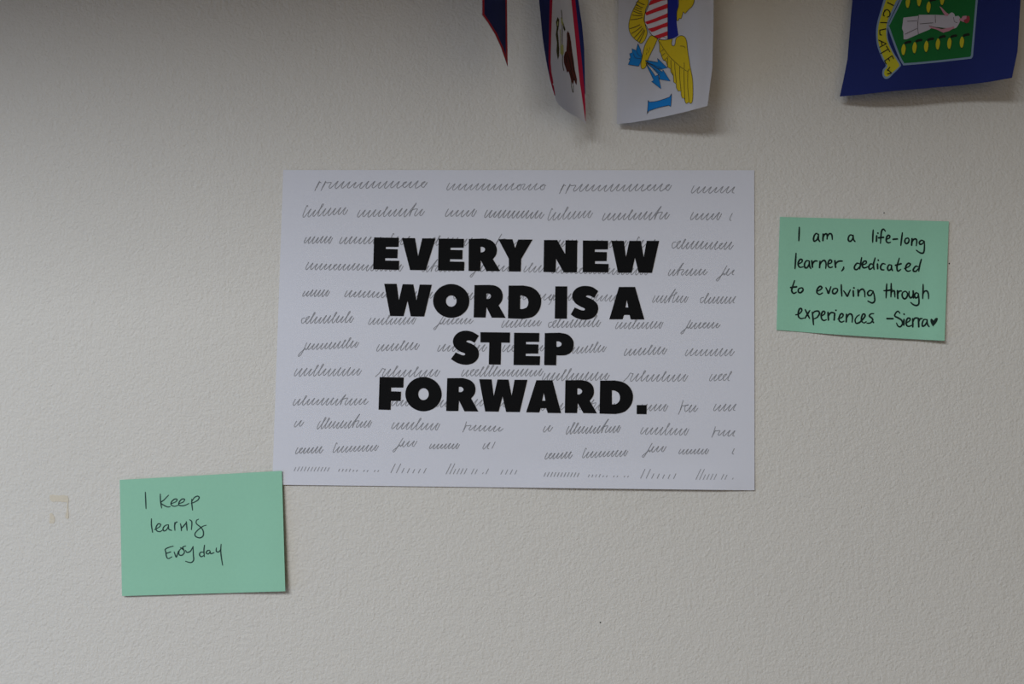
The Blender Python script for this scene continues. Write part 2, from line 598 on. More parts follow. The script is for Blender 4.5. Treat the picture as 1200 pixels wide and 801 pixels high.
def scribble(x0, x1, b0, b1, h, pattern, slant=0.42):
    """strokes of a looping cursive word: i short hump, l tall loop, t tall pen stroke, p/J descender, o loop"""
    n = len(pattern)
    w = (x1 - x0) / n
    strokes, cur = [], []
    for k, ch in enumerate(pattern):
        x = x0 + w * (k + 0.15)
        base = b0 + (b1 - b0) * k / max(1, n - 1)
        hh = h * rnd.uniform(0.82, 1.08)
        jb = rnd.uniform(-.35, .35)
        if ch == 'i':
            cur += [(x + hh * slant, base - hh), (x + hh * .12, base - hh * .45), (x, base - 0.6 + jb), (x + w * .30, base + .15 + jb)]
        elif ch == 'c':
            cur += [(x + hh * slant + w * .2, base - hh * .92), (x + hh * .1, base - hh * .75), (x, base - hh * .25), (x + w * .35, base + jb)]
        elif ch == 'l':
            hh *= 1.45
            cur += [(x + hh * slant + w * .05, base - hh * .9), (x + hh * slant - .5, base - hh), (x + hh * .15, base - hh * .5), (x, base - .7), (x + w * .32, base + jb)]
        elif ch == 't':
            hh *= 1.9
            cur += [(x + hh * .55, base - hh), (x + hh * .25, base - hh * .5), (x, base + .4)]
            strokes.append(cur)
            cur = [(x + .3, base), (x + w * .35, base - h * .7)]
        elif ch in 'pf':
            strokes.append(cur)
            up = 1.05 if ch == 'p' else 1.6
            strokes.append([(x + h * .45, base - h * up), (x, base - h * .2), (x - h * .28, base + h * .42)])
            cur = [(x, base - h * .1), (x + w * .45, base - h * .85), (x + w * .7, base - h * .8)]
        elif ch == 'J':
            strokes.append(cur)
            strokes.append([(x + h * .5, base - h * 1.1), (x - 1, base + h * .3), (x - h * .6, base + h * .95),
                            (x - h * .85, base + h * 1.0), (x - h * .6, base + h * .55), (x + w * .4, base - h * .2)])
            cur = [(x + w * .4, base - h * .2), (x + w * .6, base)]
        elif ch == 'F':                         # tall start with a hooked descender
            strokes.append(cur)
            strokes.append([(x + h * .95, base - h * 1.5), (x + h * .1, base - h * .1), (x - h * .6, base + h * .95),
                            (x - h * .85, base + h * .8), (x - h * .3, base + h * .3), (x + w * .5, base - h * .25)])
            cur = [(x + w * .5, base - h * .25), (x + w * .6, base)]
        elif ch == 'o':
            cur += [(x + w * .7, base - h * .8), (x + w * .1, base - h * .6), (x + w * .1, base), (x + w * .6, base - h * .1), (x + w * .8, base - h * .7)]
        elif ch == 'S':
            strokes.append(cur)
            strokes.append([(x - 2, base + .5), (x + w * .5, base - h * .5), (x + w, base - h * 1.05), (x + w * 1.35, base - h * .95)])
            cur = [(x + w * 1.35, base - h * .95)]
        elif ch == 'g':
            cur += [(x + w * .6, base - h * .9), (x, base - h * .3), (x + w * .5, base - .5), (x + w, base - h * .9)]
            strokes.append(cur)
            strokes.append([(x + w, base - h * .9), (x + w * .4, base + h * .4), (x, base + h * .8)])
            cur = []
        elif ch == '/':
            strokes.append(cur)
            strokes.append([(x + hh * .5, base - hh), (x, base)])
            cur = []
        elif ch == '|':
            strokes.append(cur)
            strokes.append([(x + h * 1.0, base - h * 2.0), (x, base)])
            cur = []
        elif ch == '.':
            strokes.append(cur)
            strokes.append([(x + 1.2, base - 1.6), (x + .2, base - .2)])
            cur = []
        elif ch == '_':
            strokes.append(cur)
            cur = []
    if cur and pattern[-1] in 'iclo':
        cur.append((x1 + .5, b1 - h * rnd.uniform(.45, .8)))
    elif cur and pattern[-1] == '~':
        cur.append((x1, b1))
    strokes.append(cur)
    return [s for s in strokes if len(s) > 1]


ROWS = [
    [(370, 500, 220, 219.5, 7.5, 'ppiiiiiiiiiiiiciic'), (522.5, 639, 222, 222, 7.5, 'iiiiiiiiiiiioiiio')],
    [(354, 407, 253.5, 250.5, 8.5, 'liiliiiii'), (418, 497, 253.5, 252.5, 8.5, 'iiiiiliiiitii'), (521, 558, 253, 253, 8, 'iiiiii'),
     (567, 637, 254, 255, 8, 'iiiiiiiiiiiii')],
    [(355.6, 389, 284.4, 284.4, 7.5, 'iiiiiii'), (397, 448, 284.8, 285, 8, 'iiiiiiiii'), (455, 482, 286, 286, 9, 'liii'),
     (499, 571, 286.5, 287.5, 8.5, 'ccliiiiiiicii'), (579, 612, 288, 289, 8, 'tiii')],
    [(357.5, 472, 315, 317, 7.5, 'iiiiiiciiiiiiiiiiiiii'), (494, 540, 317.5, 317.5, 7, 'iitiiiiii'), (556, 600, 317.5, 317.5, 7, 'Fiiiiii'),
     (613, 642, 318, 318, 7.5, 'iliii')],
    [(354, 385.6, 346.8, 346.5, 7, 'iiiiiii'), (403, 457, 347.4, 348, 7.2, 'iiiiiiiiii'), (475, 517, 349, 349, 7.5, 'iiiitliii'),
     (531, 574, 350, 350, 7.2, 'cliiiiiii'), (594, 648, 350, 351, 7, 'iiiiiiiig')],
    [(352.5, 414, 378.5, 377, 8, 'ccliiiiliili'), (431, 487, 379.5, 379, 8, 'iiiiliiiiii'), (513, 554, 379.6, 379, 6.5, 'Fiiiciii'),
     (587, 634, 383, 381.5, 7.5, 'iiiiliiii')],
    [(355, 420, 409.5, 406.5, 7.5, 'Jiiiiiiiillii'), (440.5, 491, 410.8, 409, 8, 'iiiiiliii'), (512, 570, 411, 411, 8, 'iiiiiiiiii'),
     (588, 638, 411.5, 411, 7.5, 'iiciiiiii')],
    [(344, 423, 439.8, 439, 8.5, 'iiiilliiiiiiii'), (441, 515, 440.5, 440.5, 8.5, 'Siiliiiliiii'), (540, 636, 440, 440, 8, 'iicclllliiiiiiiiii')],
    [(342.5, 431, 474, 473.5, 7.5, 'iiliiiiiiitiiiii'), (458, 491, 474.5, 475, 7, 'iiiiii'), (505, 526, 476, 476, 8, 'fcii'),
     (544, 573, 475, 475, 7.5, 'iiiii'), (583, 606, 476, 476, 7, 'liii')],
    [(344, 355.5, 499.3, 498.5, 6, 'ii'), (371, 435, 501.5, 500, 8, 'illiiiiiitiiii'), (458, 515, 502, 503, 8.5, 'iiiiiliiii'),
     (543, 589, 503.5, 505, 6, 'fiiiiiii')],
    [(345.6, 378, 530.8, 530, 7, 'iciiiii'), (389.5, 443, 529.5, 527.5, 7, 'liiiiiiiiii'), (465, 488, 522.8, 522, 6.5, 'Fiii'),
     (502.5, 538, 525.3, 525, 6, 'iiiiiiii'), (565, 581, 525.3, 525, 7, 'ii/')],
    [(344, 387, 551.5, 551.8, 5, '///////////'), (396, 446, 552, 552.5, 3.0, '////.._.._..'), (457, 502, 553.5, 554, 5.2, '||/////'),
     (522, 573, 555, 555, 6, '||////_//_./'), (586, 608, 555.3, 555.3, 5, '////')],
]
for wd in [w_ for row in ROWS for w_ in row]:
    strokes = scribble(*wd)
    for rep in (0, 1):
        b = Builder(poster_off, 1)
        wpen = rnd.uniform(0.78, 0.95)
        for s in strokes:
            s2 = s
            if rep:
                s2 = []
                for p in s:
                    u, v = quad_inv(POSTER_Q, p)
                    u, v = u + 0.5185, v + 0.0085
                    if u > 0.962:
                        break
                    s2.append(quad(POSTER_Q, u, v))
                if len(s2) < 2:
                    continue
            b.stroke(s2, wpen, 4)
        if b.f:
            b.build('handwritten_word', PENCIL, poster)

# ------------------------------------------------------------------ the two green notes
right_q = [(914, 254), (1112, 259.2), (1107, 399), (910, 386.3)]


def right_off(px, py):
    u, v = quad_inv(right_q, (px, py))
    lo = smooth01((v - .80) / .2)
    return 0.0009 + 0.0026 * lo * smooth01((u - .12) / .3) + 0.0022 * smooth01((u - .82) / .18) * smooth01(v + .35) \
        + 0.0006 * smooth01((.15 - u) / .15)


note_r = thing('sticky_note', 'green note at the right with four handwritten lines signed Sierra and a heart',
               'note', at(1011, 325, 0.001), 'green notes on the wall')
quad_sheet('paper_sheet', right_q, right_off, GREEN, note_r, 32, 24, 1.0, 0.00018)

A3 = (920, 260, 12)
A4 = (1010, 260, 12)
A5 = (920, 325, 12)
A6 = (1010, 325, 12)
RIGHT_TEXT = [
    [(A3, [
        [(200, 72), (197, 170), (193, 265)],
        [(470, 180), (440, 160), (412, 190), (400, 240), (412, 270), (445, 250), (468, 195)], [(470, 170), (468, 240), (490, 275)],
        [(535, 170), (532, 260)], [(533, 225), (552, 180), (580, 165), (592, 190), (590, 240)], [(591, 215), (615, 170), (645, 165), (660, 195), (665, 245)],
        [(950, 188), (915, 182), (890, 220), (893, 262), (925, 268), (955, 225), (958, 185)], [(957, 185), (960, 240), (985, 275)]]),
     (A4, [
         [(160, 110), (154, 200), (152, 285)], [(208, 195), (205, 270)], [(225, 155), (226, 157)],
         [(330, 130), (305, 100), (278, 125), (268, 200), (262, 300)], [(235, 222), (305, 215)],
         [(340, 245), (385, 225), (392, 195), (365, 188), (345, 225), (345, 272), (370, 292), (403, 285)],
         [(440, 243), (498, 238)], [(570, 150), (558, 240), (548, 330)],
         [(650, 225), (615, 235), (603, 275), (625, 303), (655, 285), (662, 245), (645, 222)],
         [(705, 235), (700, 325)], [(702, 290), (728, 245), (760, 240), (773, 270), (765, 332)],
         [(872, 268), (835, 258), (808, 285), (818, 312), (850, 305), (877, 272)],
         [(878, 270), (880, 350), (870, 425), (838, 438), (800, 422), (765, 395)]])],
    [(A3, [
        [(155, 438), (147, 550), (140, 655)],
        [(187, 592), (235, 562), (240, 532), (212, 525), (185, 570), (190, 618), (215, 637), (253, 630)],
        [(340, 548), (300, 545), (273, 590), (280, 640), (312, 638), (338, 590), (341, 548)], [(341, 548), (343, 615), (362, 655)],
        [(375, 545), (385, 635)], [(383, 610), (398, 568), (425, 547), (455, 550)],
        [(492, 555), (485, 640)], [(488, 605), (518, 555), (555, 540), (575, 580), (572, 652)],
        [(610, 590), (650, 570), (652, 540), (625, 535), (604, 580), (610, 625), (640, 640), (668, 628)],
        [(700, 545), (710, 637)], [(706, 600), (738, 558), (775, 548), (808, 550)],
        [(825, 630), (818, 662), (795, 687)],
        [(1050, 588), (1010, 580), (977, 625), (980, 660), (1010, 668), (1047, 630)], [(1077, 498), (1062, 590), (1048, 660)]]),
     (A4, [
         [(12, 602), (60, 580), (57, 550), (25, 555), (5, 600), (18, 640), (52, 642), (80, 628)],
         [(150, 592), (120, 590), (97, 630), (112, 665), (150, 640)], [(187, 503), (162, 600), (172, 667)],
         [(220, 590), (222, 655)], [(230, 535), (232, 538)],
         [(328, 592), (290, 585), (262, 630), (275, 668), (312, 672)],
         [(412, 605), (380, 603), (361, 645), (375, 678), (408, 662), (418, 612)], [(418, 608), (418, 655), (432, 684)],
         [(527, 508), (505, 580), (493, 645), (507, 690), (547, 665)], [(473, 608), (552, 586)],
         [(598, 655), (660, 625), (682, 592), (652, 580), (620, 620), (618, 668), (648, 692), (685, 682)],
         [(790, 628), (757, 622), (724, 665), (727, 690), (762, 690), (797, 650)], [(838, 522), (815, 600), (800, 692)]])],
    [(A5, [
        [(135, 42), (108, 120), (93, 185), (120, 222), (160, 205)], [(78, 140), (162, 130)],
        [(228, 143), (190, 162), (188, 203), (220, 212), (252, 180), (246, 150), (225, 143)],
        [(443, 197), (500, 168), (518, 138), (490, 124), (455, 160), (448, 212), (485, 236), (527, 215)],
        [(573, 140), (592, 180), (610, 222), (628, 175), (645, 128)],
        [(718, 150), (678, 163), (667, 208), (695, 228), (730, 200), (737, 165), (715, 150)],
        [(790, 98), (793, 180), (798, 262)], [(823, 185), (850, 225), (875, 262), (895, 220), (917, 172)],
        [(958, 188), (962, 262)], [(967, 144), (969, 147)],
        [(1025, 172), (1030, 258)], [(1030, 225), (1055, 178), (1092, 163), (1118, 200), (1122, 272)]]),
     (A6, [
         [(150, 190), (112, 183), (80, 215), (95, 252), (130, 245), (157, 198)],
         [(157, 190), (175, 255), (180, 325), (152, 356), (115, 347), (84, 330)],
         [(350, 88), (345, 180), (340, 287)], [(308, 185), (380, 180), (425, 165)],
         [(412, 82), (412, 170), (408, 272)], [(410, 220), (430, 190), (455, 190), (462, 230), (465, 275)],
         [(500, 185), (505, 293)], [(503, 240), (515, 205), (535, 190), (558, 190)],
         [(610, 190), (572, 215), (568, 265), (600, 300), (635, 270), (640, 220), (612, 190)],
         [(665, 195), (662, 250), (685, 285), (715, 260), (722, 195)], [(722, 190), (725, 285)],
         [(792, 225), (762, 215), (740, 250), (755, 285), (785, 275), (795, 230)],
         [(795, 225), (802, 300), (800, 370), (765, 393), (720, 378), (688, 350)],
         [(862, 95), (860, 190), (855, 297)], [(857, 240), (880, 195), (915, 190), (935, 230), (938, 298)]])],
    [(A5, [
        [(148, 525), (200, 508), (235, 465), (225, 435), (200, 445), (185, 500), (190, 552), (225, 577), (265, 568)],
        [(283, 450), (310, 505), (345, 575)], [(348, 462), (315, 515), (280, 572)],
        [(382, 485), (392, 570), (400, 665)], [(385, 515), (415, 478), (465, 472), (483, 505), (455, 555), (410, 580)],
        [(510, 542), (555, 512), (557, 480), (530, 478), (508, 525), (515, 580), (545, 603), (580, 592)],
        [(603, 490), (610, 595)], [(608, 545), (635, 500), (665, 492), (698, 502)], [(698, 505), (690, 597)], [(714, 460), (716, 462)],
        [(742, 583), (800, 558), (817, 522), (790, 508), (763, 550), (760, 600), (790, 627), (828, 612)],
        [(865, 518), (860, 622)], [(862, 580), (895, 520), (930, 515), (948, 555), (942, 628)],
        [(1045, 525), (1008, 550), (984, 600), (1000, 642), (1040, 635), (1075, 605), (1120, 552), (1122, 520), (1095, 515),
         (1075, 560), (1075, 610), (1108, 637), (1142, 620)]]),
     (A6, [
         [(167, 508), (130, 510), (104, 540), (140, 570), (152, 600), (120, 637), (70, 642)], [(160, 628), (163, 631)],
         [(353, 578), (437, 578)],
         [(535, 502), (507, 473), (475, 500), (463, 540), (510, 567), (560, 602), (572, 650), (540, 692), (505, 678), (488, 640)],
         [(592, 590), (590, 667)], [(592, 514), (595, 517)],
         [(618, 640), (670, 610), (677, 577), (645, 573), (624, 620), (630, 670), (660, 687), (700, 672)],
         [(716, 580), (716, 692)], [(716, 630), (738, 578), (765, 568), (795, 572)],
         [(795, 575), (800, 692)], [(800, 630), (815, 585), (850, 575)],
         [(912, 590), (872, 593), (850, 640), (853, 682), (885, 672), (915, 620), (917, 590)], [(915, 590), (922, 655), (947, 692)]])],
]
def write_words(groups, off, w, ink, parent, taper_all, gap):
    """one mesh per handwritten word: strokes are split where the pen jumps more than `gap` pixels"""
    st = sorted([Z(ox, oy, s_, q) for (ox, oy, s_), strokes in groups for q in strokes], key=lambda q: min(p[0] for p in q))
    words, end = [], -1e9
    for q in st:
        if min(p[0] for p in q) > end + gap:
            words.append([])
        words[-1].append(q)
        end = max(end, max(p[0] for p in q))
    for wd_ in words:
        b = Builder(off, 1)
        for q in wd_:
            b.stroke(q, w, 5, taper=taper_all or len(q) > 2)
        b.build('handwritten_word', ink, parent)


for groups in RIGHT_TEXT:
    write_words(groups, right_off, 2.15, MARKER, note_r, False, 6.0)
b = Builder(right_off, 2)
b.poly(outline(Z(1010, 325, 12, [(962, 605, 1), (975, 578, 1), (997, 590, 1), (1008, 607), (1033, 572, 1), (1066, 570, 1),
                                 (1055, 620, 1), (1002, 688), (978, 655, 1)])))
b.build('drawn_heart', MARKER, note_r)

left_q = [(140.3, 562), (330.3, 551.3), (334.3, 692.4), (143, 698)]


def left_off(px, py):
    u, v = quad_inv(left_q, (px, py))
    return 0.0021 + 0.0030 * smooth01((u - .62) / .38) * (0.35 + .65 * smooth01(v * 1.3)) + 0.0009 * smooth01((v - .75) / .25)


note_l = thing('sticky_note', 'green note at lower left reading I Keep learnig Every day, overlapping the poster corner',
               'note', at(237, 625, 0.002), 'green notes on the wall')
quad_sheet('paper_sheet', left_q, left_off, GREEN, note_l, 32, 24, 0, 0.00018)
B7 = (160, 570, 10.9)
B8 = (160, 610, 10.9)
LEFT_TEXT = [
    [(B7, [
        [(112, 68), (116, 170), (121, 280)],
        [(303, 92), (306, 180), (320, 272)], [(408, 108), (350, 168), (308, 205), (360, 242), (400, 258), (430, 253)],
        [(443, 217), (500, 192), (518, 162), (485, 158), (445, 195), (443, 232), (485, 250), (530, 236)],
        [(537, 217), (595, 195), (613, 160), (580, 158), (545, 195), (543, 235), (595, 242), (640, 228), (668, 213)],
        [(705, 158), (706, 220), (716, 300)], [(705, 190), (735, 142), (775, 120), (800, 135), (782, 170), (740, 196), (698, 212)]])],
    [(B8, [
        [(190, -28), (190, 55), (205, 148)],
        [(228, 112), (290, 78), (307, 45), (275, 38), (248, 85), (258, 125), (298, 137), (335, 115)],
        [(408, 48), (365, 60), (338, 97), (350, 128), (385, 110), (408, 62)], [(408, 50), (412, 105), (450, 122)],
        [(488, 20), (486, 70), (490, 122)], [(490, 50), (500, 22), (522, 12)],
        [(560, 35), (570, 80), (573, 127)], [(573, 95), (605, 60), (640, 18)], [(635, 8), (640, 65), (645, 122)],
        [(678, -15), (706, 15), (700, 112)],
        [(792, -22), (765, -5), (765, 35), (815, 78), (850, 125), (850, 190), (808, 216), (755, 198), (747, 160), (790, 110),
         (845, 70), (890, 55)]])],
    [(B8, [
        [(468, 322), (420, 335), (368, 362), (373, 400), (385, 463), (410, 480), (452, 458)], [(378, 415), (437, 395)],
        [(480, 395), (492, 430), (507, 462), (522, 425), (535, 385)],
        [(578, 345), (545, 380), (543, 430), (580, 438), (610, 405), (600, 365), (560, 340)], [(570, 345), (600, 370), (590, 335), (628, 320)],
        [(625, 375), (645, 402), (690, 385), (722, 325)], [(722, 325), (725, 430), (728, 500), (692, 532), (625, 515)],
        [(857, 400), (820, 400), (803, 430), (825, 457), (862, 440)], [(868, 308), (860, 380), (866, 457)],
        [(935, 375), (905, 380), (890, 410), (918, 422), (940, 388)], [(938, 385), (948, 418), (990, 405)],
        [(1020, 345), (1018, 385), (1048, 396), (1080, 360)], [(1080, 298), (1075, 380), (1085, 480), (1100, 567)]])],
]
for groups in LEFT_TEXT:
    write_words(groups, left_off, 1.5, PEN, note_l, True, 5.0)

# ------------------------------------------------------------------ yellowed tape mark
tape = thing('tape_residue', 'faint yellow three-sided tape mark on the bare wall left of the lower green note',
             'mark', at(67, 596, 0))
b = Builder(lambda x, y: 0.00025, 0)
b.poly(outline(Z(40, 560, 11.45, [(205, 235), (240, 222, 1), (330, 232, 1), (390, 228, 1), (452, 240), (462, 300, 1), (440, 320, 1),
                                  (380, 318, 1), (300, 312, 1), (250, 318, 1), (215, 290, 1)])))
b.poly(outline(Z(40, 560, 11.45, [(205, 480), (235, 470, 1), (270, 520, 1), (272, 590, 1), (240, 605, 1), (200, 600, 1), (212, 540, 1)])))
b.poly(outline(Z(40, 560, 11.45, [(440, 315), (458, 320), (456, 400, 1), (462, 520, 1), (445, 545, 1), (418, 520, 1), (438, 420, 1)])))
b.build('glue_trace', RESIDUE, tape)


# ------------------------------------------------------------------ hanging paper flags
def curve(tab):
    """x as a function of y through a table of (x, y), continued straight beyond its ends"""
    def f(y):
        if y <= tab[0][1]:
            a, b_ = tab[0], tab[1]
        elif y >= tab[-1][1]:
            a, b_ = tab[-2], tab[-1]
        else:
            for a, b_ in zip(tab, tab[1:]):
                if a[1] <= y <= b_[1]:
                    break
        t = (y - a[1]) / (b_[1] - a[1])
        return a[0] + (b_[0] - a[0]) * t
    return f


def hang(flag, px, py, off):
    """thread from the top edge of the flag to the underside of the added shade ledge"""
    p0 = at(px, py, off)
    base = Vector(flag.location)
    v, f = [], []
    n, r = 8, 0.0004
    for z in (p0.z - 0.004, SHADE_LEDGE_Z + 0.001):
        for k in range(n):
            v.append(Vector((p0.x + r * cos(2 * pi * k / n), p0.y + r * sin(2 * pi * k / n), z)))
    for k in range(n):
        f.append((k, (k + 1) % n, n + (k + 1) % n, n + k))
    o = link('hanging_thread', v, f, THREAD, flag)
    return o


def flag_sheet(flag, loop, off, material, gx=1.6, gy=7, name='paper_sheet'):
    return sheet(name, loop, off, material, flag, gx, gy, 0.0002)


def fl(flag, off, layer, loop, material, name, gx=1.6, gy=6, label=None):
    b = Builder(off, layer)
    b.fill(loop, gx, gy)
    return b.build(name, material, flag, label)


TOP = -190
G = 'paper flags hanging above the poster'

# --- 1: almost edge-on blue flag with a red border
gl, gr = curve([(565.2, 0), (565.2, 20)]), curve([(594.2, 0), (595.0, 78)])


def g_off(px, py):
    u = (px - gl(py)) / (gr(py) - gl(py))
    return 0.150 - 0.095 * u + 0.012 * sin(pi * max(0, min(1, u)))


f1 = thing('paper_flag', 'narrow edge-on dark blue paper flag with thin red border, leftmost of the hanging flags',
           'flag', at(580, 20, .10), G)
gout = [(565.2, TOP - 30), (565.2, 17.5), (571.5, 26), (580.5, 40.5), (587.5, 56), (595, 78), (594.2, 0), (594.2, TOP + 6)]
flag_sheet(f1, gout, g_off, NAVY, 1.6, 7)
b = Builder(g_off, 1)
b.fill([(565.2, TOP - 30), (565.2, 17.5), (571.5, 26), (580.5, 40.5), (587.5, 56), (595, 78), (594.95, 70), (590, 56.5),
        (582.3, 39), (574, 26), (567.6, 16.5), (567.4, TOP - 27)], 1.0, 5)
b.fill([(595, 78), (594.2, 0), (594.2, TOP + 6), (592.3, TOP + 6), (592.3, 0), (592.7, 62)], 1.0, 5)
b.build('red_border', RED, f1)
hang(f1, 580, TOP - 10, g_off(580, TOP))

# --- 2: turned flag with a white wedge, red fringe and brown eagle
# the printed paper is thin and lets some light through
for _m, _k in ((FLAGPAPER, 0.48),):
    _nt = _m.node_tree
    _p = _nt.nodes['Principled BSDF']
    _t = _nt.nodes.new('ShaderNodeBsdfTranslucent')
    _t.inputs['Color'].default_value = (0.72, 0.72, 0.76, 1)
    _x = _nt.nodes.new('ShaderNodeMixShader')
    _x.inputs[0].default_value = _k
    _nt.links.new(_p.outputs[0], _x.inputs[1])
    _nt.links.new(_t.outputs[0], _x.inputs[2])
    _nt.links.new(_x.outputs[0], _nt.nodes['Material Output'].inputs[0])

al = curve([(631.6, 0), (636, 47), (640.6, 75), (645.5, 98), (651, 116)])
ar = curve([(677.7, 0), (682, 28), (684.6, 56), (685.5, 94), (686.6, 145)])


def a_off(px, py):
    u = (px - al(py)) / (ar(py) - al(py))
    return 0.070 - 0.042 * u - 0.010 * sin(pi * max(0, min(1, u)))


f2 = thing('paper_flag', 'turned white paper flag with brown eagle between blue bands edged in red', 'flag', at(660, 60, .08), G)
aout = ([(al(y), y) for y in (TOP - 12, -120, -60, 0, 15, 30, 47, 60, 75, 87, 98, 108)] + [(651.3, 117), (655, 122.5), (660, 126.8), (668, 132.5), (676, 137),
        (682, 141), (686.6, 145.5)] + [(ar(y), y) for y in (130, 110, 94, 75, 56, 42, 28, 14, 0, -60, -120, TOP + 8)])
flag_sheet(f2, aout, a_off, FLAGPAPER, 1.2, 6)
wl = curve([(663, -190), (647.4, 0), (645.8, 46), (645.3, 73), (646.2, 84), (648, 94), (651.1, 114)])       # white boundary, left
wr = curve([(663.5, -190), (669.5, 0), (674.3, 46), (677, 74), (679.2, 94), (682.2, 115), (686.3, 143)])
bl_ = curve([(661, -190), (644.2, 0), (643.2, 46), (642.8, 73), (644.6, 94), (650.3, 113.5)])    # blue / red, left
br_ = curve([(665, -190), (674, 0), (679, 46), (682, 74), (683.8, 94), (685.7, 114), (686.6, 145)])
ys = [TOP + 8, -120, -60, -30, 0, 15, 28, 40, 56, 66, 73, 84, 93, 104, 112]
yr = [TOP + 8, -120, -60, -30, 0, 15, 28, 42, 56, 70, 80, 94, 110, 122, 134, 142]
fl(f2, a_off, 1, [(al(y) + .05, y) for y in ys] + [(bl_(y), y) for y in reversed(ys)], NAVY, 'blue_band', 1.0, 5)
fl(f2, a_off, 1, [(bl_(y), y) for y in ys] + [(wl(y), y) for y in reversed(ys)], DKRED, 'red_edge', 1.0, 5)
fl(f2, a_off, 1, [(wr(y), y) for y in yr] + [(min(br_(y), ar(y) - .05), y) for y in reversed(yr)], DKRED, 'red_edge', 1.0, 5)
yb = [y for y in yr if y <= 110]
fl(f2, a_off, 1, [(br_(y), y) for y in yb] + [(ar(y) - .03, y) for y in reversed(yb)], NAVY, 'blue_band', 1.0, 5)
SA = (640, 5, 7.28)
fl(f2, a_off, 2, outline(Z(*SA, [(185, 225), (200, 250), (213, 320), (222, 400), (235, 480), (245, 560), (263, 640), (260, 690),
                                 (247, 670), (240, 640), (228, 690), (213, 650), (200, 600), (190, 570), (180, 585), (165, 540),
                                 (152, 500), (150, 450), (160, 410), (172, 400), (178, 300), (176, 250)])), BROWN, 'printed_eagle', 1.0, 3)
b = Builder(a_off, 4)
for st in ([(190, 260), (200, 330), (205, 400)], [(180, 420), (200, 480), (215, 560)], [(205, 560), (225, 620), (245, 650)], [(165, 430), (175, 500)],
           [(215, 420), (228, 500), (240, 580)]):
    b.stroke(Z(*SA, st), 0.7, 3)
b.build('eagle_feathers', BLACKINK, f2)
b = Builder(a_off, 2)
b.fill(outline(Z(*SA, [(98, 108), (112, 130), (108, 190), (100, 240), (106, 300), (112, 380), (110, 440), (100, 475), (88, 400),
                       (92, 330), (82, 260), (90, 200), (84, 150)])), 1.0, 3)
b.fill(outline(Z(*SA, [(145, 150), (165, 215), (158, 232), (146, 205)])), 1.0, 3)
b.stroke(Z(*SA, [(130, 50), (135, 110), (138, 200), (137, 300), (140, 420), (140, 500), (150, 565)]), 0.9, 3)
b.stroke(Z(*SA, [(215, 640), (216, 700), (230, 755), (232, 690)]), 0.7, 3)
b.build('printed_staff', OLIVE, f2)
b = Builder(a_off, 3)
b.fill(outline(Z(*SA, [(126, 110), (140, 130), (150, 190), (140, 175), (128, 160)])), 1.0, 3)
b.fill(outline(Z(*SA, [(130, 340), (148, 350), (150, 420), (134, 440), (120, 400)])), 1.0, 3)
b.stroke(Z(*SA, [(99, 150), (97, 180)]), 1.2, 3)
b.stroke(Z(*SA, [(118, 215), (122, 300), (124, 420)]), 0.8, 3)
b.build('printed_leaves', PALEOLIVE, f2)
hang(f2, 662, TOP, a_off(662, TOP))

# --- 3: white flag with a yellow eagle, striped shield and the letter I
vl, vr = curve([(724.6, 0), (723, 145)]), curve([(836.3, 0), (836, 30), (834.7, 80), (829, 124)])


def v_off(px, py):
    u = (px - vl(py)) / (vr(py) - vl(py))
    u = max(-.05, min(1.05, u))
    return 0.008 + 0.036 * max(0, u) ** 1.25 - 0.006 * smooth01((u - .8) / .25)


f3 = thing('paper_flag', 'white paper flag with yellow eagle, red striped shield, blue arrows and letter I', 'flag', at(780, 70, .07), G)
vout = ([(vl(y), y) for y in (TOP + 6, -100, 0, 50, 100, 145)] + [(740, 143.6), (760, 140.3), (780, 136.3), (805, 130.5), (829, 124)]
        + [(vr(y), y) for y in (110, 95, 80, 60, 30, 0, -100, TOP - 8)])
flag_sheet(f3, vout, v_off, FLAGPAPER, 3, 7)
hang(f3, 780, TOP + 2, v_off(780, TOP))
V1, V2, V4 = (732, 0, 14.56), (730, 45, 8.43), (720, 0, 5.34)


def mirror(pts):
    return [(p[0] + 0.02 * (p[1] + 12), -24 - p[1]) + tuple(p[2:]) for p in pts]


wing = outline(Z(*V2, [(385, -25), (440, 5), (485, 0, 1), (480, 55, 1), (498, 75, 1), (515, 55, 1), (525, 0, 1), (560, -25, 1), (600, -22, 1),
                       (628, 20, 1), (640, 120, 1), (665, 280, 1), (688, 400, 1), (692, 520, 1), (688, 610, 1), (672, 643, 1),
                       (650, 628), (625, 643, 1), (612, 620), (605, 590), (585, 590), (575, 560), (572, 520), (545, 520), (528, 490),
                       (525, 450), (500, 430), (498, 370), (472, 330), (470, 300), (445, 285), (425, 225), (400, 215), (382, 180), (375, 150),
                       (362, 130), (360, 60), (350, 20)]), 3)
tail = outline(S(Z(*V4, [(205, -22), (165, -18), (133, 30), (105, 90), (90, 150), (95, 200), (120, 238), (150, 262), (168, 272), (190, 250),
                         (206, 205), (196, 165), (188, 120), (196, 60), (212, 20)])), 3)
leg = outline(S(Z(*V4, [(268, 238), (262, 262), (245, 300), (225, 340), (205, 385), (195, 420), (172, 430), (165, 400), (175, 350), (188, 290),
                        (210, 245), (232, 222)])), 3)
neck = outline(Z(*V1, [(905, -180), (925, 60, 1), (890, 200, 1), (888, 350), (915, 350, 1), (930, 310), (965, 322), (985, 250, 1), (1000, 200),
                       (1030, 235), (1065, 195), (1100, 155, 1), (1150, 110, 1), (1185, 30, 1), (1190, -80, 1), (1150, -180)]), 3)
for nm, lp, top in (('printed_wing', wing, True), ('printed_tail', tail, False), ('printed_leg', leg, True), ('printed_head', neck, False)):
    o = fl(f3, v_off, 1, lp, YELLOW, nm, 3, 6)
    if top:
        fl(f3, v_off, 1, mirror(lp), YELLOW, nm, 3, 6)
b = Builder(v_off, 3)
